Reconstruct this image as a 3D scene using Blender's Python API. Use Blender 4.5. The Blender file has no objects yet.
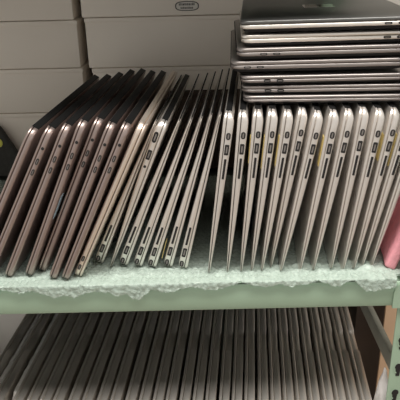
import bpy, bmesh, math, random
from mathutils import Vector, Matrix, noise

# ------------------------------------------------------------------ camera
scene = bpy.context.scene
C = scene.collection
F_PX, PITCH, ROLL = 600.0, math.radians(23.0), math.radians(1.3)
CAM = Vector((0.0, -0.725, 0.412))
_r0, _u0 = Vector((1, 0, 0)), Vector((0, math.sin(PITCH), math.cos(PITCH)))
FWD = Vector((0, math.cos(PITCH), -math.sin(PITCH)))
RGT = _r0 * math.cos(ROLL) - _u0 * math.sin(ROLL)
UPV = _u0 * math.cos(ROLL) + _r0 * math.sin(ROLL)
cd = bpy.data.cameras.new('camera'); cam = bpy.data.objects.new('camera', cd); C.objects.link(cam)
cd.sensor_width = 36.0; cd.lens = F_PX / 400.0 * 36.0; cd.clip_start = 0.01
m = Matrix((RGT, UPV, -FWD)).transposed().to_4x4(); m.translation = CAM
cam.matrix_world = m
scene.camera = cam

# ------------------------------------------------------------------ light and exposure
w = bpy.data.worlds.new('world'); scene.world = w; w.use_nodes = True
w.node_tree.nodes['Background'].inputs[0].default_value = (1.0, 0.965, 0.92, 1)
w.node_tree.nodes['Background'].inputs[1].default_value = 0.66
def area(name, loc, target, sx, sy, power, col):
    l = bpy.data.lights.new(name, 'AREA'); l.shape = 'RECTANGLE'; l.size = sx; l.size_y = sy
    l.energy = power; l.color = col
    o = bpy.data.objects.new(name, l); C.objects.link(o); o.location = loc
    o.rotation_euler = (Vector(target) - Vector(loc)).to_track_quat('-Z', 'Y').to_euler()
    return o
area('ceiling_tube_light', (0.1, -0.50, 1.70), (0.1, -0.50, 0), 1.3, 0.46, 48, (1.0, 0.965, 0.92))
vs = scene.view_settings
vs.view_transform = 'Standard'; vs.look = 'None'; vs.gamma = 1.0; vs.use_curve_mapping = False
vs.exposure = 0.0

# ------------------------------------------------------------------ pixel helpers (400 x 400)
def ray(u, v): return (FWD + RGT * ((u - 200) / F_PX) - UPV * ((v - 200) / F_PX)).normalized()
def on_z(u, v, z): d = ray(u, v); return CAM + d * ((z - CAM.z) / d.z)
def on_y(u, v, y): d = ray(u, v); return CAM + d * ((y - CAM.y) / d.y)
def proj(p):
    q = p - CAM; f = q.dot(FWD)
    return 200 + F_PX * q.dot(RGT) / f, 200 - F_PX * q.dot(UPV) / f

# ------------------------------------------------------------------ materials
def mat(name, col, rough=0.5, metal=0.0, var=0.0, vscale=20.0, bump=0.0, bscale=200.0, stretch=(1, 1, 1), spec=0.5, trans=0.0):
    m = bpy.data.materials.new(name); m.use_nodes = True
    nt = m.node_tree; b = nt.nodes['Principled BSDF']
    b.inputs['Base Color'].default_value = (*col, 1); b.inputs['Roughness'].default_value = rough
    b.inputs['Metallic'].default_value = metal; b.inputs['Specular IOR Level'].default_value = spec
    b.inputs['Transmission Weight'].default_value = trans
    tc = nt.nodes.new('ShaderNodeTexCoord'); mp = nt.nodes.new('ShaderNodeMapping')
    mp.inputs['Scale'].default_value = stretch
    nt.links.new(tc.outputs['Object'], mp.inputs['Vector'])
    if var:
        n = nt.nodes.new('ShaderNodeTexNoise'); n.inputs['Scale'].default_value = vscale; n.inputs['Detail'].default_value = 5
        nt.links.new(mp.outputs[0], n.inputs['Vector'])
        r = nt.nodes.new('ShaderNodeValToRGB')
        r.color_ramp.elements[0].position = 0.3; r.color_ramp.elements[1].position = 0.7
        r.color_ramp.elements[0].color = (*[c * (1 - var) for c in col], 1)
        r.color_ramp.elements[1].color = (*[min(1, c * (1 + var)) for c in col], 1)
        nt.links.new(n.outputs['Fac'], r.inputs[0]); nt.links.new(r.outputs[0], b.inputs['Base Color'])
    if bump:
        n2 = nt.nodes.new('ShaderNodeTexNoise'); n2.inputs['Scale'].default_value = bscale; n2.inputs['Detail'].default_value = 3
        nt.links.new(mp.outputs[0], n2.inputs['Vector'])
        bp = nt.nodes.new('ShaderNodeBump'); bp.inputs['Strength'].default_value = bump; bp.inputs['Distance'].default_value = 0.002
        nt.links.new(n2.outputs['Fac'], bp.inputs['Height']); nt.links.new(bp.outputs[0], b.inputs['Normal'])
    return m

M = {
    'silver': mat('anodised_silver', (0.80, 0.76, 0.715), 0.40, 0.85, 0.04, 40),
    'gold': mat('anodised_pale_gold', (0.80, 0.70, 0.61), 0.41, 0.85, 0.04, 40),
    'grey': mat('anodised_space_grey', (0.39, 0.315, 0.29), 0.39, 0.85, 0.05, 40),
    'flatgrey': mat('anodised_mid_grey', (0.34, 0.31, 0.295), 0.38, 0.85, 0.05, 40),
    'bright': mat('polished_silver', (0.86, 0.82, 0.76), 0.36, 0.85, 0.04, 40),
    'lidgrey': mat('anodised_dark_lid', (0.16, 0.16, 0.155), 0.4, 0.8, 0.05, 30),
    'oldsilver': mat('worn_aluminium', (0.66, 0.62, 0.57), 0.42, 0.85, 0.08, 60, 0.05, 300, (1, 0.05, 1)),
    'hinge': mat('black_hinge_plastic', (0.006, 0.006, 0.006), 0.6, spec=0.15),
    'cover': mat('black_underside', (0.015, 0.014, 0.014), 0.6, spec=0.3),  # near-black that paints the shade under each piled laptop
    'port': mat('port_cavity_black', (0.008, 0.007, 0.007), 0.6),
    'tongue': mat('port_tongue_grey', (0.22, 0.20, 0.19), 0.5, 0.3),
    'emblem': mat('mirror_emblem', (0.30, 0.28, 0.26), 0.15, 1.0),
    'yellow': mat('yellow_tape', (0.60, 0.47, 0.17), 0.6, 0, 0.1, 80),
    'blue': mat('pale_blue_film', (0.45, 0.62, 0.72), 0.3),
    'green': mat('green_enamel', (0.345, 0.47, 0.345), 0.42, 0, 0.05, 12, 0.06, 120),
    'galv': mat('grey_green_steel', (0.30, 0.30, 0.25), 0.45, 0.3, 0.15, 25),
    'wrap': mat('bubble_wrap_film', (0.62, 0.74, 0.66), 0.16, 0, 0.12, 260, 0.8, 420),
    'wrapgrey': mat('clear_bubble_film', (0.78, 0.80, 0.78), 0.2, 0, 0.15, 60, 0.5, 400),
    'wrapfilm': mat('white_packing_film', (0.92, 0.92, 0.90), 0.3, 0, 0.1, 80, 0.4, 300),
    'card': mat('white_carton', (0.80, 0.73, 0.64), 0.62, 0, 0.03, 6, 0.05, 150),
    'cardw': mat('white_carton_bright', (0.88, 0.85, 0.80), 0.6, 0, 0.03, 6),
    'tan': mat('tan_carton', (0.62, 0.42, 0.27), 0.75, 0, 0.06, 15),
    'darkcard': mat('dark_brown_carton', (0.07, 0.048, 0.035), 0.8, 0, 0.1, 15),  # dark brown standing in for shade deep in the rack
    'sleeve': mat('dark_sleeve_fabric', (0.04, 0.039, 0.034), 0.85, 0, 0.2, 120, 0.3, 600),
    'lime': mat('lime_sticker', (0.62, 0.60, 0.10), 0.5),
    'pink': mat('pink_foam', (0.84, 0.36, 0.41), 0.75, 0, 0.10, 90, 0.6, 350),
    'bag': mat('white_plastic_bag', (0.86, 0.82, 0.80), 0.35, 0, 0.04, 30, 0.3, 60),
    'ink': mat('dark_print_ink', (0.10, 0.095, 0.085), 0.6),
    'label': mat('pale_label_film', (0.66, 0.63, 0.57), 0.35),
    'wall': mat('painted_wall', (0.42, 0.40, 0.36), 0.8, 0, 0.04, 5),
    'floor': mat('brown_floor', (0.44, 0.36, 0.29), 0.6, 0, 0.12, 8),
    'ceil': mat('ceiling_paint', (0.70, 0.68, 0.64), 0.9),
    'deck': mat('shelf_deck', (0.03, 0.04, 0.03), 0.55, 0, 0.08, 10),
}

def clear_film(m, fac):
    nt = m.node_tree; b = nt.nodes['Principled BSDF']; out = nt.nodes['Material Output']
    tr = nt.nodes.new('ShaderNodeBsdfTransparent'); mx = nt.nodes.new('ShaderNodeMixShader')
    mx.inputs[0].default_value = fac
    nt.links.new(tr.outputs[0], mx.inputs[1]); nt.links.new(b.outputs[0], mx.inputs[2]); nt.links.new(mx.outputs[0], out.inputs['Surface'])
clear_film(M['wrap'], 0.50)

# ------------------------------------------------------------------ object helpers
def mesh_obj(name, verts, faces, material, parent=None, smooth=None):
    me = bpy.data.meshes.new(name); me.from_pydata(verts, [], faces)
    bm = bmesh.new(); bm.from_mesh(me); bmesh.ops.recalc_face_normals(bm, faces=bm.faces); bm.to_mesh(me); bm.free()
    me.materials.append(M[material])
    if smooth is not None:
        me.shade_smooth(); me.set_sharp_from_angle(angle=math.radians(smooth))
    return add(name, me, parent)
def add(name, me, parent=None):
    o = bpy.data.objects.new(name, me); C.objects.link(o)
    if parent: o.parent = parent
    return o
def empty(name, loc=(0, 0, 0), mw=None):
    o = bpy.data.objects.new(name, None); C.objects.link(o); o.empty_display_size = 0.02
    if mw is not None: o.matrix_world = mw
    else: o.location = loc
    return o
def tag(o, label=None, cat=None, group=None, kind=None):
    if label: o['label'] = label
    if cat: o['category'] = cat
    if group: o['group'] = group
    if kind: o['kind'] = kind
    return o
def box_geo(x0, x1, y0, y1, z0, z1, b=0.0):
    bm = bmesh.new(); bmesh.ops.create_cube(bm, size=1)
    for v in bm.verts:
        v.co = Vector(((x0 + x1) / 2 + v.co.x * (x1 - x0), (y0 + y1) / 2 + v.co.y * (y1 - y0), (z0 + z1) / 2 + v.co.z * (z1 - z0)))
    if b: bmesh.ops.bevel(bm, geom=bm.edges[:], offset=b, segments=2, profile=0.5, affect='EDGES')
    vs_ = [v.co.copy() for v in bm.verts]; fs = [[v.index for v in f.verts] for f in bm.faces]; bm.free()
    return vs_, fs
def box(name, x0, x1, y0, y1, z0, z1, material, parent=None, b=0.0):
    v, f = box_geo(x0, x1, y0, y1, z0, z1, b)
    return mesh_obj(name, v, f, material, parent, 35 if b else None)
def structure(o): o['kind'] = 'structure'; return o
def rounded(y0, y1, z0, z1, r, n=4):
    pts = []
    for cy, cz, a0 in ((y1 - r, z1 - r, 0), (y0 + r, z1 - r, 90), (y0 + r, z0 + r, 180), (y1 - r, z0 + r, 270)):
        for k in range(n + 1):
            a = math.radians(a0 + 90 * k / n)
            pts.append((cy + r * math.cos(a), cz + r * math.sin(a)))
    return pts

# ------------------------------------------------------------------ room shell
structure(box('floor', -2.2, 2.2, -3.0, 0.62, -1.02, -1.0, 'floor'))
structure(box('wall_back', -2.2, 2.2, 0.62, 0.66, -1.02, 1.9, 'wall'))
structure(box('ceiling', -2.2, 2.2, -3.0, 0.66, 1.9, 1.93, 'ceil'))

# ------------------------------------------------------------------ shelving rack
YB = -0.036            # front face of the shelf beam
XR, XL = 0.264, -0.70
LOWZ = -0.447          # lower shelf surface
rack = empty('shelving_rack', (0, 0, -1.0))
tag(rack, 'pale green steel shelving rack with slotted posts carrying all the laptops', 'shelf')
def rbox(name, x0, x1, y0, y1, z0, z1, material, b=0.0, parent=None):
    o = box(name, x0, x1, y0, y1, z0 + 1.0, z1 + 1.0, material, parent or rack, b); return o
DEPTH = 0.60
for zt in (-0.004, LOWZ - 0.004, 0.50):
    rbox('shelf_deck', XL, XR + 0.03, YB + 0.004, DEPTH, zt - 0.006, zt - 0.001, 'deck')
    bmv = []
    # beam: rolled lip profile swept in x
    prof = [(YB + 0.030, zt), (YB + 0.008, zt), (YB + 0.003, zt - 0.002), (YB, zt - 0.007), (YB, zt - 0.034), (YB + 0.002, zt - 0.039),
            (YB + 0.014, zt - 0.040), (YB + 0.014, zt - 0.037), (YB + 0.004, zt - 0.036), (YB + 0.004, zt - 0.008), (YB + 0.030, zt - 0.003)]
    v = []; n = len(prof)
    for x in (XL, XR + 0.004):
        v += [(x, y, z + 1.0) for y, z in prof]
    f = [[i, (i + 1) % n, n + (i + 1) % n, n + i] for i in range(n)] + [list(range(n)), list(range(n, 2 * n))]
    bm_ = mesh_obj('shelf_beam', v, f, 'green', rack, 40)
    # rounded end plate that hooks the beam to the post
    pl = []
    for yy in (YB - 0.0035, YB - 0.0005):
        for a in range(0, 6):
            an = math.radians(180 - 90 * a / 5)
            pl.append((XR + 0.014 + 0.022 * math.cos(an), yy, zt - 0.018 + 0.022 * math.sin(an) + 1.0))
        pl += [(XR + 0.042, yy, zt + 0.004 + 1.0), (XR + 0.042, yy, zt - 0.040 + 1.0), (XR - 0.008, yy, zt - 0.040 + 1.0)]
    k = len(pl) // 2
    f = [[i, (i + 1) % k, k + (i + 1) % k, k + i] for i in range(k)] + [list(range(k)), list(range(k, 2 * k))]
    mesh_obj('beam_end_plate', pl, f, 'green', rack, 30)
    rbox('shelf_beam', XL, XR + 0.004, DEPTH - 0.012, DEPTH - 0.004, zt - 0.04, zt, 'green', 0.001)
def post(x, y, dx, dy):
    # L shaped upright: front flange with keyhole slots, depth flange
    p = rbox('post', min(x, x + dx * 0.042), max(x, x + dx * 0.042), min(y, y + dy * 0.0025), max(y, y + dy * 0.0025), -1.0, 0.9, 'green', 0.0006)
    xe = x + dx * 0.042
    rbox('post_flange', min(xe, xe + dx * 0.0025), max(xe, xe + dx * 0.0025), min(y, y + dy * 0.020), max(y, y + dy * 0.020), -1.0, 0.9, 'green', 0.0006)
    return p
pf = post(XR + 0.001, YB + 0.001, 1, 1)
post(XL - 0.001, YB + 0.001, -1, 1)
post(XR + 0.001, DEPTH, 1, -1)
post(XL - 0.001, DEPTH, -1, -1)
# keyhole slots of the front right post
def keyhole(cx, cz):
    pts = []
    for a in range(0, 11):
        an = math.radians(-50 + 280 * a / 10)
        pts.append((cx + 0.0052 * math.cos(an), cz + 0.006 + 0.0052 * math.sin(an)))
    pts += [(cx - 0.0026, cz - 0.010), (cx + 0.0026, cz - 0.010)]
    k = len(pts); v = [(x, y, z + 1.0) for y in (YB + 0.0004, YB + 0.0012) for x, z in pts]
    f = [[i, (i + 1) % k, k + (i + 1) % k, k + i] for i in range(k)] + [list(range(k)), list(range(k, 2 * k))]
    o = mesh_obj('keyhole_slot', v, f, 'port', pf)
    lip = []
    for q in range(2):
        for a in range(0, 7):
            an = math.radians(110 + 140 * a / 6); rr = 0.0054 + 0.0014 * q
            lip.append((cx + rr * math.cos(an), YB + 0.0002, cz + 0.004 + rr * math.sin(an) * 1.5 + 1.0))
    f = [[i, i + 1, 8 + i, 7 + i] for i in range(6)]
    mesh_obj('slot_rim', lip, f, 'green', pf)
for k in range(-1, 16):
    zz = -0.105 - 0.046 * k
    if zz > -0.058: continue
    keyhole(XR + 0.0105 + 0.002, zz)
# side rail running from the back post to the front post
rl = rbox('side_rail', XR + 0.012, XR + 0.022, YB + 0.004, DEPTH, -0.178, -0.150, 'galv', 0.002)

# ------------------------------------------------------------------ laptops
def lap_funcs(kind):
    """height, length, thickness, lid thickness, outer-face functions of z (hinge at z = H)"""
    if kind == 'air':
        H, L, T, tl = 0.226, 0.305, 0.0132, 0.0044
        def lid_o(z):
            e = max(0.0, (z - (H - 0.007)) / 0.007)
            return 0.0010 * e ** 2.2 + 0.0012 * max(0, 1 - z / 0.05)
        def seam(z): return tl - 0.0022 * (1 - z / H)
        def base_o(z):
            t = z / H
            e = max(0.0, (z - (H - 0.011)) / 0.011)
            return 0.0038 + (T - 0.0038) * (1 - (1 - t) ** 1.45) - 0.0030 * e ** 2.2
    elif kind == 'big':
        H, L, T, tl = 0.237, 0.338, 0.0104, 0.0034
        def lid_o(z): return 0.0
        def seam(z): return tl
        def base_o(z): return T
    elif kind == 'pro':
        H, L, T, tl = 0.212, 0.304, 0.0138, 0.0046
        def lid_o(z): return 0.0
        def seam(z): return tl
        def base_o(z): return T
    elif kind == 'slim':
        H, L, T, tl = 0.212, 0.304, 0.0112, 0.0040
        def lid_o(z): return 0.0
        def seam(z): return tl
        def base_o(z): return T
    else:  # thick older unibody
        H, L, T, tl = 0.227, 0.325, 0.0157, 0.0048
        def lid_o(z): return 0.0
        def seam(z): return tl
        def base_o(z): return T
    return H, L, T, tl, lid_o, seam, base_o

def slab(outline, xin, xout, rin, rout, dx_in, dx_out, out_sign):
    """thin body: outline (y,z) loops inset near both faces; xin/xout functions of z"""
    cy = sum(p[0] for p in outline) / len(outline); cz = sum(p[1] for p in outline) / len(outline)
    y0 = min(p[0] for p in outline); y1 = max(p[0] for p in outline); z0 = min(p[1] for p in outline); z1 = max(p[1] for p in outline)
    def ins(d):
        sy, sz = (y1 - y0 - 2 * d) / (y1 - y0), (z1 - z0 - 2 * d) / (z1 - z0)
        my, mz = (y0 + y1) / 2, (z0 + z1) / 2
        return [(my + (y - my) * sy, mz + (z - mz) * sz) for y, z in outline]
    layers = [(rin, 0.0, 'i'), (0.0, dx_in, 'i'), (0.0, dx_out, 'o'), (rout * 0.32, dx_out * 0.42, 'o'), (rout, 0.0, 'o')]

    v = []; n = len(outline)
    for d, dx, s in layers:
        for (y, z), (yo, zo) in zip(ins(d), outline):
            if s == 'i': x = xin(zo) + out_sign * min(dx, 0.45 * abs(xout(zo) - xin(zo)))
            else: x = xout(zo) - out_sign * min(dx, 0.62 * abs(xout(zo) - xin(zo)))
            v.append((x, y, z))
    f = []
    for l in range(len(layers) - 1):
        for i in range(n):
            j = (i + 1) % n
            f.append([l * n + i, l * n + j, (l + 1) * n + j, (l + 1) * n + i])
    f.append(list(range(n))); f.append(list(range((len(layers) - 1) * n, len(layers) * n)))
    return v, f

def dense(outline, step=0.012):
    out = []
    for i, p in enumerate(outline):
        q = outline[(i + 1) % len(outline)]
        out.append(p)
        d = math.hypot(q[0] - p[0], q[1] - p[1])
        if abs(q[1] - p[1]) > step:      # split the edges that climb in z, so wedges curve
            n = int(d / step)
            for k in range(1, n): out.append((p[0] + (q[0] - p[0]) * k / n, p[1] + (q[1] - p[1]) * k / n))
    return out

PROTO = {}
BO = {'old': 0.0012, 'air': 0.0024, 'pro': 0.0012, 'slim': 0.0012, 'big': 0.0024}
DX = {'old': 0.001, 'air': 0.002, 'pro': 0.0010, 'slim': 0.0010, 'big': 0.002}
def prototype(kind, hinge_up, lid_left, metal, ports, lidmat, notch):
    key = (kind, hinge_up, lid_left, metal, ports, lidmat, notch)
    if key in PROTO: return PROTO[key]
    H, L, T, tl, lid_o, seam, base_o = lap_funcs(kind)
    rc = 0.014 if kind == 'big' else 0.011
    def xf(p):
        x, y, z = p
        if not hinge_up: z = H - z
        if not lid_left: x = -x
        return (x, y, z)
    # horizontal extent at the bottom edge decides the pivot (right bottom corner)
    zb = 0.0 if hinge_up else H
    xs = [lid_o(zb), base_o(zb - (0.012 if not hinge_up and kind == 'air' else 0))]
    if not lid_left: xs = [-x for x in xs]
    piv = max(xs)
    def fin(vs_): 
        return [(a - piv, b, c) for a, b, c in map(xf, vs_)]
    parts = []
    ol = rounded(0, L, 0, H, rc, 5)
    lid_ol = dense(ol)
    v, f = slab(lid_ol, lambda z: seam(z) - 0.0005, lid_o, 0.0004, 0.0012, 0.0004, 0.0011, -1)
    parts.append(('lid', fin(v), f, lidmat, None, 50))
    bo = list(ol)
    if notch:   # finger notch cut into the lip of the base
        k = next(i for i, p in enumerate(bo) if p[1] < 1e-6)
        ks = [i for i, p in enumerate(bo) if p[1] < 1e-6]
        a, b = ks[0], ks[-1]
        c = L / 2
        ins_ = [(c - 0.030, 0), (c - 0.027, 0.0032), (c - 0.020, 0.0045), (c + 0.020, 0.0045), (c + 0.027, 0.0032), (c + 0.030, 0)]
        bo = bo[:a + 1] + ins_ + bo[a + 1:]
        # rounded() walks the lower edge from small y to large y between its two lower corners
    gap_t = {'pro': 0.0042, 'slim': 0.0032}.get(kind, 0.0)
    if gap_t:    # recessed dark slab added to paint the shade between piled laptops
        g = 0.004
        v, f = slab(rounded(g, L - g, g, H - g, 0.01, 4), lambda z: T - gap_t - 0.0004, base_o, 0.0, 0.002, 0.0004, 0.0012, 1)
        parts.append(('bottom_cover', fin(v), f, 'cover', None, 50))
    v, f = slab(dense(bo), lambda z: seam(z) + 0.0005, lambda z: base_o(z) - gap_t, 0.0004, BO[kind], 0.0004, DX[kind], 1)
    parts.append(('base', fin(v), f, metal, None, 50))
    # hinge cover along the hinge edge
    e = 0.0125
    hx0, hx1 = (lid_o(H) + 0.0006, base_o(H) - 0.0008 - gap_t)
    v, f = box_geo(hx0, hx1, e, L - e, H - 0.006, H + 0.0007, 0.0005)
    parts.append(('hinge', fin(v), f, 'hinge', None, 40))
    if kind == 'air':   # black strip added to darken the opening edge like shade
        sm_ = seam(0.0)
        v, f = box_geo(sm_ - 0.0010, sm_ + 0.0010, e, L - e, -0.0004, 0.003)
        parts.append(('gasket', fin(v), f, 'hinge', None, None))
    # ports on the short side that faces out (y = 0)
    def port(name, z, wid, hei, x=None, matl='port', depth=0.00035, tongue=True):
        xc = x if x is not None else (seam(z) + base_o(z)) / 2
        # follow the taper of the body
        s = (base_o(z + 0.01) + seam(z + 0.01) - base_o(z - 0.01) - seam(z - 0.01)) / 2 / 0.02
        r = wid * 0.48 if name != 'card_slot' and name != 'usb_port_wide' else wid * 0.2
        pts = rounded(-wid / 2, wid / 2, -hei / 2, hei / 2, min(r, hei * 0.48), 3)
        k = len(pts)
        v = [(xc + a + s * b, yy, z + b) for yy in (-depth, 0.001) for a, b in pts]
        f = [[i, (i + 1) % k, k + (i + 1) % k, k + i] for i in range(k)] + [list(range(k)), list(range(k, 2 * k))]
        nm = 'usb_port' if name == 'usb_port_wide' else name
        parts.append((nm, fin(v), f, matl, 'base', None))
        if tongue:
            v, f = box_geo(xc - wid * 0.16, xc + wid * 0.16, -depth - 0.00012, 0.0, z - hei * 0.3, z + hei * 0.3)
            v = [(a + s * (c - z), b, c) for a, b, c in v]
            parts.append(('port_tongue', fin(v), f, 'tongue', 'base', None))
    if ports == 'jack2':
        port('audio_jack', H - 0.026, 0.0040, 0.0040, tongue=False)
        port('usb_port', H - 0.045, 0.0036, 0.0088); port('usb_port', H - 0.061, 0.0036, 0.0088)
    elif ports in ('two', 'two_a', 'two_b'):
        o = {'two': 0.032, 'two_a': 0.025, 'two_b': 0.020}[ports]
        xm = tl + (T - tl - gap_t) * 0.5
        port('usb_port', H - o, 0.0030, 0.0088, xm); port('usb_port', H - o - 0.0155, 0.0030, 0.0088, xm)
    elif ports == 'twolow':
        port('usb_port', H - 0.020, 0.0040, 0.0085); port('usb_port', H - 0.034, 0.0040, 0.0085)
    elif ports in ('air_hi', 'air_lo', 'air_mid'):
        o = {'air_hi': 0.029, 'air_lo': 0.010, 'air_mid': 0.022}[ports]
        port('display_port', H - o, 0.0056, 0.0090)
        port('usb_port_wide', H - o - 0.0175, 0.0054, 0.0135)
        port('card_slot', H - o - 0.0430, 0.0030, 0.0270, tongue=False)
    elif ports == 'air_left':
        port('power_port', H - 0.022, 0.0056, 0.0150); port('usb_port_wide', H - 0.047, 0.0054, 0.0135); port('audio_jack', H - 0.064, 0.0038, 0.0038, tongue=False)
    meshes = []
    for nm, v, f, mt, par, sm in parts:
        me = bpy.data.meshes.new(nm); me.from_pydata(v, [], f)
        bm = bmesh.new(); bm.from_mesh(me); bmesh.ops.recalc_face_normals(bm, faces=bm.faces); bm.to_mesh(me); bm.free()
        me.materials.append(M[mt])
        if sm: me.shade_smooth(); me.set_sharp_from_angle(angle=math.radians(sm))
        meshes.append((nm, me, par))
    PROTO[key] = (meshes, H, L, T, piv)
    return PROTO[key]

def frame(P, yaw, lean):
    """matrix: local y into the depth, local z up, leaning right by lean"""
    return Matrix.Translation(P) @ Matrix.Rotation(-yaw, 4, 'Z') @ Matrix.Rotation(lean, 4, 'Y')
YAW = math.radians(5.2)
def laptop(mw, kind, hinge_up, lid_left, metal, ports, label, group, lidmat=None, notch=False):
    meshes, H, L, T, piv = prototype(kind, hinge_up, lid_left, metal, ports, lidmat or metal, notch)
    root = empty('laptop', mw=mw); tag(root, label, 'laptop', group)
    base = lid = None
    for nm, me, par in meshes:
        o = add(nm, me, base if par == 'base' else root)
        if nm == 'base': base = o
        if nm == 'lid': lid = o
    return root, lid, base
def solve_lean(P, H, top_u, shift=0.0, yaw=YAW):
    lo, hi = math.radians(-20), math.radians(45)
    for _ in range(40):
        mid = (lo + hi) / 2
        u, v = proj(frame(P, yaw, mid) @ Vector((shift, 0, H - 0.008)))
        if u < top_u: lo = mid
        else: hi = mid
    return (lo + hi) / 2

ORD = ['first', 'second', 'third', 'fourth', 'fifth', 'sixth', 'seventh', 'eighth', 'ninth', 'tenth', 'eleventh', 'twelfth',
       'thirteenth', 'fourteenth', 'fifteenth', 'sixteenth', 'seventeenth', 'eighteenth', 'nineteenth', 'twentieth']
def place(bu, bv, tu, kind, *args, zb=0.0015, **kw):
    H, L, T = lap_funcs(kind)[:3]
    thick_low = T if (kind != 'air' or not args[0]) else 0.004
    P = on_z(bu, bv + 3.2, zb)
    P.x += thick_low / 2
    top_t = T if (kind != 'air' or args[0]) else 0.004
    lean = solve_lean(P, H, tu, shift=-top_t / 2 if not (kind == 'air') else (-0.004 + T / 2 if args[0] else -0.002))
    return laptop(frame(P, YAW, lean), kind, *args, **kw)

# --- seven dark laptops leaning at the left
left = [(-31, 277, 29.5), (-14, 278, 46.5), (6.0, 278, 63.5), (26.5, 276.5, 80), (40, 272, 96), (50.5, 280, 108.5), (63, 280.5, 123.5)]
for i, (bu, bv, tu) in enumerate(left):
    if i == 0: lab, pt = 'leftmost dark grey laptop, leaning, with no ports on its edge', None
    elif i == 6: lab, pt = 'last dark grey laptop of the leaning dark row, beside the pale gold one', 'jack2'
    else: lab, pt = 'leaning dark grey laptop with round jack, %s from the left on upper shelf' % ORD[i], 'jack2'
    r, lid, base = place(bu, bv, tu, 'big', True, True, 'grey', pt, lab, 'dark laptops leaning on the upper shelf', lidmat='grey')
    if i == 3:
        v, f = box_geo(0.0001, 0.0006, 0.004, 0.016, 0.098, 0.132)
        mesh_obj('film_tab', v, f, 'blue', base)

# --- eight mixed silver laptops in the middle
mid = [(75.5, 277.5, 139.5, 'big', False, False, 'gold', 'twolow'), (96.5, 263, 153, 'air', False, False, 'silver', 'air_lo'),
       (109.0, 266.5, 166.5, 'air', True, False, 'silver', 'air_left'), (121, 265, 176.5, 'air', False, False, 'silver', 'air_lo'),
       (135.5, 266, 188.5, 'air', False, False, 'silver', 'air_lo'), (149.5, 267, 199, 'air', False, False, 'silver', 'air_lo'),
       (166, 266.5, 209, 'air', False, False, 'silver', 'air_lo'), (181, 268, 218.5, 'air', False, False, 'silver', 'air_lo')]
mlabs = ['pale gold laptop with two small ports low on its edge, beside the dark row',
         'silver wedge laptop right beside the pale gold one, slots at its foot',
         'silver wedge laptop standing thick end up among those standing thick end down',
         'silver laptop just right of the one standing thick end up, slots at foot',
         'silver laptop with card slot at foot, fourth from the gap in the row',
         'silver laptop with card slot at foot, third from the gap in the row',
         'silver laptop with yellow streak at its foot, second from the gap',
         'rightmost silver laptop with slots at foot, left of the wide gap']
for i, a in enumerate(mid):
    r, lid, base = place(*a, mlabs[i], 'silver laptops in the middle of the upper shelf')
    if i == 6:
        v, f = box_geo(-0.0162, -0.0155, -0.0004, 0.010, 0.014, 0.040); mesh_obj('tape_strip', v, f, 'yellow', base)

# --- fourteen wedge laptops standing thick end up at the right
rb = [(208, 272.5), (226.7, 272.5), (240.4, 271.5), (251, 271), (261, 271), (270, 267), (280, 271), (299, 271.5), (312.5, 270), (330.5, 268.5), (342, 270.5), (353, 268.5), (361, 267), (370, 267)]
rt = [228.6, 243, 258, 272.5, 288, 302.5, 318, 334, 349, 364, 380, 395, 409, 423]
for i, ((bu, bv), tu) in enumerate(zip(rb, rt)):
    if i == 0: lab = 'first silver wedge laptop right of the wide gap, under the pile corner'
    elif i == 13: lab = 'rightmost silver wedge laptop, next to the pink foam'
    elif i == 12: lab = 'silver wedge laptop second from the pink foam'
    elif i == 11: lab = 'silver wedge laptop third from the pink foam'
    else: lab = 'silver wedge laptop standing thick end up, %s to the right of the gap' % ORD[i]
    r, lid, base = place(bu, bv, tu, 'air', True, True, 'silver', 'air_hi', lab, 'silver wedge laptops under the flat pile')
    if i in (2, 3, 4, 7, 11, 12):
        v, f = box_geo(-0.0046, -0.0036, 0.004, 0.016, 0.150 + 0.004 * (i % 3), 0.192); mesh_obj('tape_strip', v, f, 'yellow', lid)

# --- seven laptops lying flat in a pile
# (left corner u, bottom v, kind, hinge at left, metal, ports, yaw, tilt)
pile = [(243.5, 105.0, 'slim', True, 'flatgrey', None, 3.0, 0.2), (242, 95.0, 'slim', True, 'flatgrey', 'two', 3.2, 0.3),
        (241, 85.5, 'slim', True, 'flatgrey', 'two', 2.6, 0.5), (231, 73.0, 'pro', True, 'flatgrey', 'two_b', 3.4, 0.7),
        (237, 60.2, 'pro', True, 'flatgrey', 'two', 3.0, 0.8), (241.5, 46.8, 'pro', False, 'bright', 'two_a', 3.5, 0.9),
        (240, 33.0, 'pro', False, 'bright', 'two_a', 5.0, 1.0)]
plab = ['bottom laptop of the flat pile, resting on the upright wedge laptops', 'flat grey laptop with two ports, second from the bottom of the pile',
        'flat grey laptop with two ports, third from the bottom of the pile', 'flat grey laptop sticking out furthest left in the pile',
        'flat grey laptop with scuffed edge, third from the top of the pile', 'flat silver laptop, second from the top of the pile',
        'topmost laptop of the flat pile with dark lid and silver edge']
YP = 0.006
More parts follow.
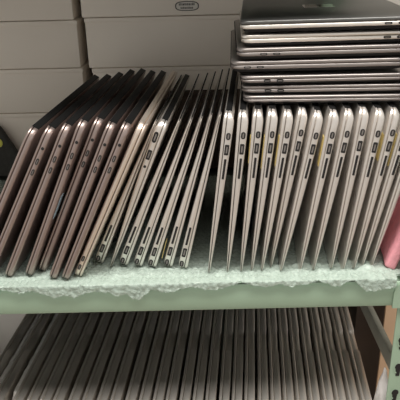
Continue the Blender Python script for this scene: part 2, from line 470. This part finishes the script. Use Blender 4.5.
for i, (u, v, kind, hl, metal, ports, yw, tl) in enumerate(pile):
    P = on_y(u, v + 0.3, YP + 0.003 * (i % 2))
    H, L, T = lap_funcs(kind)[:3]
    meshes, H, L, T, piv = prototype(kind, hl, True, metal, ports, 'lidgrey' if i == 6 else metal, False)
    # local z (chassis depth) runs to -x or +x; local x (lid -> base) runs down
    # upright frame has lid at -x side; turn it so that the lid looks up
    R_ = Matrix(((0, 0, -1, 0), (0, 1, 0, 0), (-1, 0, 0, 0), (0, 0, 0, 1))) if hl else Matrix(((0, 0, -1, 0), (0, 1, 0, 0), (-1, 0, 0, 0), (0, 0, 0, 1)))
    # z -> -x : bottom edge of the upright pose ends at the right; x -> -z (lid up)
    mw = Matrix.Translation(P) @ Matrix.Rotation(-math.radians(yw), 4, 'Z') @ Matrix.Rotation(-math.radians(tl), 4, 'Y') @ Matrix.Translation((H, 0, 0)) @ R_
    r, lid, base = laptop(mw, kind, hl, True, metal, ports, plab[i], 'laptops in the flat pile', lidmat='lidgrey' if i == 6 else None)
    if i == 6:   # mirror emblem of four small panes on the lid
        for a in range(2):
            for b in range(2):
                cy, cz = L * 0.5 + 0.011 * (a * 2 - 1), H * 0.5 + 0.011 * (b * 2 - 1)
                v_, f_ = box_geo(-T - 0.0004, -T + 0.0004, cy - 0.0098, cy + 0.0098, cz - 0.0098, cz + 0.0098)
                mesh_obj('emblem_pane', v_, f_, 'emblem', lid)

# --- row of older laptops on the lower shelf
low = [-23, -3.5, 16.5, 31, 44, 57, 72, 86, 101, 115, 130, 144, 158, 171, 185, 198, 211, 225, 238, 251, 265, 278, 291, 304, 317.5, 331, 344, 357, 370]
random.seed(4)
LOWER = []
for i, u in enumerate(low):
    H, L, T = lap_funcs('old')[:3]
    lean = math.radians(17 - 14 * min(1, i / 16.0))
    top = on_z(u + 4, 407 + random.uniform(-1.5, 1.5), LOWZ + H * math.cos(lean))
    P = frame(Vector((0, 0, 0)), YAW, lean) @ Vector((0, 0, H))
    P = top - P; P.z = LOWZ + 0.001
    n = len(low)
    if i == 0: lab = 'leftmost older laptop on the lower shelf, cut by the picture edge'
    elif i == n - 1: lab = 'rightmost older laptop on the lower shelf, nearest the slotted post'
    elif i < 15: lab = 'older grey laptop on the lower shelf, %s from the left' % ORD[i]
    else: lab = 'older grey laptop on the lower shelf, %s from the right' % ORD[n - 1 - i]
    LOWER.append(frame(P, YAW, lean))
    laptop(frame(P, YAW, lean), 'old', False, True, 'oldsilver', None, lab, 'older laptops on the lower shelf', notch=True)

# ------------------------------------------------------------------ cartons behind the laptops
YBOX = 0.40
def carton(xl, xr, z0, z1, label, printed=False, matl='card'):
    root = empty('carton', ((xl + xr) / 2, YBOX, z0))
    tag(root, label, 'box', 'cartons stacked behind the laptops')
    hw, h, d = (xr - xl) / 2, z1 - z0 - 0.0012, 0.19
    box('carton_body', -hw, hw, 0, d, 0, h - 0.006, matl, root, 0.0015)
    box('carton_lid', -hw - 0.0012, hw + 0.0012, -0.0014, d + 0.001, h - 0.0075, h, matl, root, 0.0008)
    if printed:
        c = on_y(187, 6, YBOX - 0.0006); cx, cz = c.x - root.location.x, c.z - z0
        n = 24; a, b = 0.0215, 0.0085
        v = [(cx, -0.0012, cz)] + [(cx + a * math.copysign(abs(math.cos(t)) ** .7, math.cos(t)), -0.0012, cz + b * math.copysign(abs(math.sin(t)) ** .7, math.sin(t))) for t in [2 * math.pi * k / n for k in range(n)]]
        lb = mesh_obj('oval_label', v + [(x, -0.0002, z) for x, y, z in v], [[0, 1 + k, 1 + (k + 1) % n] for k in range(n)] + [[n + 1, n + 2 + (k + 1) % n, n + 2 + k] for k in range(n)] + [[1 + k, 1 + (k + 1) % n, n + 2 + (k + 1) % n, n + 2 + k] for k in range(n)], 'label', root)
        v = []; f = []
        for k in range(n):
            t = 2 * math.pi * k / n
            for s in (1.0, 0.90):
                v.append((cx + s * a * math.copysign(abs(math.cos(t)) ** .7, math.cos(t)), -0.0015, cz + (s if s == 1 else .82) * b * math.copysign(abs(math.sin(t)) ** .7, math.sin(t))))
        f = [[2 * k, 2 * ((k + 1) % n), 2 * ((k + 1) % n) + 1, 2 * k + 1] for k in range(n)]
        mesh_obj('label_border', v, f, 'ink', lb)
        random.seed(9)
        for row, (zz, hh, x0, x1) in enumerate(((0.0032, 0.0042, -0.0145, 0.0125), (-0.0030, 0.0036, -0.0115, 0.0105))):
            x = x0
            while x < x1:   # rows of print too blurred to read
                ww = random.uniform(0.0012, 0.0026)
                v_, f_ = box_geo(cx + x, cx + x + ww, -0.0016, -0.0011, cz + zz - hh / 2, cz + zz + hh / 2 * random.uniform(.6, 1))
                mesh_obj('print_mark', v_, f_, 'ink', lb); x += ww + 0.0008
    return root
def zpx(u, v): return on_y(u, v, YBOX).z
def xpx(u, v): return on_y(u, v, YBOX).x
zl = [0.002, zpx(20, 113), zpx(40, 68.5), zpx(40, 20.5), zpx(40, 20.5) + 0.092]
zr = [0.002, zpx(150, 66.7) - 0.046, zpx(150, 66.7), zpx(150, 16.2), zpx(150, 16.2) + 0.092]
xl_ = [xpx(85, 90), xpx(84, 90), xpx(78.5, 45), xpx(72.5, 10)]
xr_ = [xpx(94, 90), xpx(93.5, 80), xpx(87, 45), xpx(81, 8)]
ln = ['bottom carton of the left stack, behind the dark laptops', 'second carton from the bottom in the left stack behind dark laptops',
      'third carton from the bottom in the left stack behind dark laptops', 'top carton of the left stack, cut by the picture edge']
rn = ['dark bottom carton of the right stack, low behind the silver laptops', 'carton just behind the laptop tops in the right stack',
      'carton below the one with the oval label', 'top carton of the right stack with a small oval label']
for i in range(4):
    carton(xl_[i] - 0.37, xl_[i], zl[i], zl[i + 1], ln[i])
    carton(xr_[i], xr_[i] + 0.40, zr[i], zr[i + 1], rn[i], printed=(i == 3), matl='darkcard' if i == 0 else 'card')  # bottom right one coloured dark to stand for the shade there

# dark sleeve with a lime sticker standing in front of the left cartons
c = on_y(3, 150, 0.372)
sl = empty('laptop_sleeve', (c.x, 0.372, 0.004)); tag(sl, 'dark padded sleeve with a round lime sticker at the far left edge', 'sleeve')
zt = on_y(0, 130, 0.372).z; 
a0, a1 = on_y(-1, 129, 0.372), on_y(17, 155, 0.372)
slope = (a0.z - a1.z) / (a1.x - a0.x)
xx0, xx1 = a0.x - 0.06, a1.x + a1.z / slope
pts = [(xx0, 0.0), (xx1, 0.0), (a1.x, a1.z), (a0.x, a0.z), (xx0, a0.z + 0.01)]
v = [(x - c.x, y, z) for y in (0.0, 0.016) for x, z in pts]; k = len(pts)
so = mesh_obj('sleeve_body', v, [[i, (i + 1) % k, k + (i + 1) % k, k + i] for i in range(k)] + [list(range(k)), list(range(k, 2 * k))], 'sleeve', sl)
bv = so.modifiers.new('bevel', 'BEVEL'); bv.width = 0.005; bv.segments = 3
q = on_y(-0.5, 143, 0.372)
v = [(q.x - c.x + 0.0062 * math.cos(t) * s, y, q.z - 0.004 + 0.0085 * math.sin(t) * s) for y, s in ((-0.0008, .9), (0.0005, 1)) for t in [2 * math.pi * j / 20 for j in range(20)]]
mesh_obj('round_sticker', v, [[i, (i + 1) % 20, 20 + (i + 1) % 20, 20 + i] for i in range(20)] + [list(range(20))], 'lime', sl)

# ------------------------------------------------------------------ bubble wrap on the upper shelf
edge = [(-30, 288), (0, 290), (12, 291), (19, 293), (33, 291), (45, 295), (54, 298), (65, 295), (75, 297.5), (86, 293), (97, 291.5), (109, 292), (118, 296), (127, 294), (132, 298), (140, 300), (146, 293), (151, 289),
        (163, 292), (174, 291), (186, 288), (197, 287), (206, 289.5), (214, 290), (230, 286), (241, 282), (252, 285), (266, 287), (280, 284), (291, 286.5), (308, 283.5), (318, 281), (327, 283), (332, 286),
        (340, 286), (348, 281), (354, 280.5), (360, 286), (366, 291), (380, 290), (392, 287.5), (405, 288), (430, 286)]
ez = [(on_y(u, v, YB - 0.004).x, on_y(u, v, YB - 0.004).z) for u, v in edge]
def hang(x):
    for (xa, za), (xb, zb) in zip(ez, ez[1:]):
        if xa <= x <= xb: return za + (zb - za) * (x - xa) / (xb - xa)
    return ez[0][1] if x < ez[0][0] else ez[-1][1]
def bubble(x, y, p=0.0085):
    r = y / (p * 0.866); row = math.floor(r + 0.5); best = 1.0
    for rr in (row - 1, row, row + 1):
        off = 0.5 * (rr % 2); cx = (math.floor(x / p - off + 0.5) + off) * p; cy = rr * p * 0.866
        best = min(best, math.hypot(x - cx, y - cy) / (p * 0.5))
    return math.sqrt(max(0.0, 1 - best * best))
wrap_root = empty('bubble_wrap', (0, 0, 0))
tag(wrap_root, 'torn sheet of pale bubble wrap lining the upper shelf under the laptops', 'bubble wrap')
NX = 420; X0, X1 = -0.40, 0.298
ys = [0.36 - 0.012 * k for k in range(21)]; y = ys[-1]
while y > YB + 0.006: y -= 0.0021; ys.append(y)
NH = 14
def wrap_layer(name, ymax, lift, seed, short):
    v = []; f = []
    yy_ = [y for y in ys if y <= ymax]
    for i in range(NX + 1):
        x = X0 + (X1 - X0) * i / NX
        zend = hang(x) + 0.0022 * noise.noise(Vector((x * 420, 0, 3 + seed))) + short * (0.5 + noise.noise(Vector((x * 90, 2, seed))))
        col = []
        cut = ymax - 0.012 * (0.5 + 0.5 * noise.noise(Vector((x * 70, seed, 1)))) if short else ymax
        for y0 in yy_:
            y = min(y0, cut)
            crump = noise.fractal(Vector((x * 90, y * 90, 1.3 + seed)), 1.0, 2.0, 4)
            fr = max(0.0, min(1.0, (0.05 - y) / 0.05))
            z = 0.0006 + lift + 0.0018 * bubble(x, y) + 0.0024 * crump * (0.4 + 0.6 * fr) + 0.0048 * max(0, noise.noise(Vector((x * 34, y * 50, 7.7 + seed)))) * fr * (1 if x < 0.12 else 2.0)
            col.append((x, y, max(z, -0.0015)))
        yl, zl0 = col[-1][1], col[-1][2]
        total = max(0.004, (yl - (YB - 0.004 - lift)) + (0.002 + lift - zend))
        if x > 0.258: total = max(0.0005, yl + 0.0285)
        for k in range(1, NH + 1):
            s = total * k / NH
            flat = yl - (YB - 0.004 - lift)
            if s <= flat: yy, zz = yl - s, zl0 * (1 - s / flat) + (0.002 + lift) * (s / flat)
            else: yy, zz = YB - 0.004 - lift, 0.002 + lift - (s - flat)
            d = 0.0010 * bubble(x, -s) + 0.0022 * noise.fractal(Vector((x * 160, s * 160, 5 + seed)), 1.0, 2.0, 3)
            col.append((x, yy - (max(-0.001, d) if x <= 0.258 else 0.0), zz))
        v += col
    NC = len(yy_) + NH
    for i in range(NX):
        for j in range(NC - 1):
            f.append([i * NC + j, i * NC + j + 1, (i + 1) * NC + j + 1, (i + 1) * NC + j])
    return mesh_obj(name, v, f, 'wrap', wrap_root, 60)
wrap_layer('wrap_sheet', 1.0, 0.0, 0.0, 0.0)
wrap_layer('folded_edge', 0.006, 0.0012, 4.0, 0.003)
wrap_layer('folded_edge', -0.012, 0.0026, 9.0, 0.005)

# ------------------------------------------------------------------ pink foam at the right end
def lumpy_slab(name, x0, x1, y0, y1, z0, z1, matl, amp, sc, cuts=5, b=0.004, parent=None):
    bm = bmesh.new(); bmesh.ops.create_cube(bm, size=1)
    for q in bm.verts: q.co = Vector(((x0 + x1) / 2 + q.co.x * (x1 - x0), (y0 + y1) / 2 + q.co.y * (y1 - y0), (z0 + z1) / 2 + q.co.z * (z1 - z0)))
    bmesh.ops.bevel(bm, geom=bm.edges[:], offset=b, segments=3, profile=0.5, affect='EDGES')
    for _ in range(cuts):
        el = [e for e in bm.edges if e.calc_length() > 0.008]
        if not el: break
        bmesh.ops.subdivide_edges(bm, edges=el, cuts=1, use_grid_fill=True)
    for q in bm.verts:
        q.co += Vector([noise.noise(q.co * sc + Vector((k * 9.1, 0, 0))) for k in range(3)]) * amp
    bmesh.ops.triangulate(bm, faces=[fc for fc in bm.faces if len(fc.verts) > 4])
    vs_ = [q.co.copy() for q in bm.verts]; bm.verts.index_update(); fs = [[q.index for q in fc.verts] for fc in bm.faces]; bm.free()
    return mesh_obj(name, vs_, fs, matl, parent, 50)
P = on_y(388.8, 276.5, -0.018); P.z = 0.0045
pk = lumpy_slab('foam_sheet', -0.0075, 0.0075, 0, 0.22, 0, 0.134, 'pink', 0.0012, 60)
pk.matrix_world = frame(P, math.radians(9), math.radians(18.5))
tag(pk, 'pink foam sheet leaning at the right end of the upper shelf', 'foam')

# ------------------------------------------------------------------ things on the lower shelf ends
a = on_y(0, 327, 0.30)
wb = empty('carton', (-0.50, 0.345, LOWZ)); tag(wb, 'pale carton on the lower shelf, behind the leftmost older laptops', 'box')
box('carton_body', -0.16, 0.16, 0, 0.22, 0, 0.28, 'cardw', wb, 0.002)
box('carton_lid', -0.162, 0.162, -0.0015, 0.222, 0.272, 0.29, 'cardw', wb, 0.001)
# crumpled clear bubble wrap in front of it
v = []; f = []; N = 80
for i in range(N + 1):
    for j in range(N + 1):
        x = -0.685 + 0.25 * i / N; y = 0.0 + 0.335 * j / N
        e = min(1, 9 * min(i, N - i) / N) * min(1, 9 * min(j, N - j) / N)
        z = 0.004 + e * (0.085 + 0.035 * j / N + 0.04 * noise.fractal(Vector((x * 25, y * 25, 2)), 1.0, 2.0, 4)) + 0.0022 * bubble(x, y, 0.010)
        v.append((x, y, LOWZ + z))
for i in range(N):
    for j in range(N):
        q = i * (N + 1) + j; f.append([q, q + 1, q + N + 2, q + N + 1])
cw = mesh_obj('bubble_wrap', v, f, 'wrapgrey', None, 70)
tag(cw, 'crumpled clear bubble wrap on the lower shelf at far left', 'bubble wrap')
# strips of film stuffed upright between the leftmost older laptops
for k, lab in enumerate(('strip of clear film stuffed between the first two older laptops', 'strip of clear film between the second and third older laptops')):
    A_, B_ = LOWER[k], LOWER[k + 1]
    P = (A_.translation + B_.translation) / 2 - Vector((0.0079, 0, 0)); P.z = LOWZ + 0.008
    st = lumpy_slab('film_strip', -0.003, 0.003, 0.04, 0.31, 0.0, 0.212, 'wrapfilm', 0.0016, 70, 5, 0.0008)
    st.matrix_world = frame(P, YAW, math.radians(16.7)); tag(st, lab, 'packing film')
# white plastic bag by the right post
bm = bmesh.new(); bmesh.ops.create_icosphere(bm, subdivisions=4, radius=1)
pc = on_y(383, 398, -0.005)
for q in bm.verts:
    h = (q.co.z + 1) / 2
    q.co = Vector((q.co.x * (0.029 - 0.017 * h), q.co.y * (0.026 - 0.014 * h), 0.265 * h))
    q.co += Vector([noise.fractal(q.co * 35 + Vector((k * 5.3, 0, 0)), 1.0, 2.0, 3) for k in range(3)]) * 0.005
vs_ = [q.co.copy() for q in bm.verts]; fs = [[q.index for q in fc.verts] for fc in bm.faces]; bm.free()
bg = mesh_obj('plastic_bag', vs_, fs, 'bag', None, 60); bg.location = (pc.x + 0.001, 0.002, LOWZ + 0.004)
tag(bg, 'crumpled white plastic bag between the last older laptop and the post', 'bag')
a, b = on_y(352, 320, 0.42), on_y(386, 320, 0.42)  # dark block added where the rack interior is only in shade
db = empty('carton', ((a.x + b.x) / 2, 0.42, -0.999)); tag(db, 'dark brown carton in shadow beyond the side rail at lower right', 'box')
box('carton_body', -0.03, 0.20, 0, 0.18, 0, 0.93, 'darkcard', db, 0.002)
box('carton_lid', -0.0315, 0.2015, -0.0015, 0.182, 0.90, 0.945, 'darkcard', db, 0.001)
# tan carton beyond the right end of the rack
a, b = on_y(384.5, 320, 0.30), on_y(397, 320, 0.30)
tb = empty('cardboard_sheet', ((a.x + b.x) / 2, 0.30, -0.999)); tag(tb, 'tall tan cardboard sheet standing behind the slotted post at lower right', 'cardboard')
box('sheet_face', (a.x - b.x) / 2, (b.x - a.x) / 2 + 0.10, 0, 0.006, 0, 0.95, 'tan', tb, 0.001)
box('folded_flap', (b.x - a.x) / 2 + 0.06, (b.x - a.x) / 2 + 0.10, -0.012, 0, 0, 0.95, 'tan', tb, 0.001)
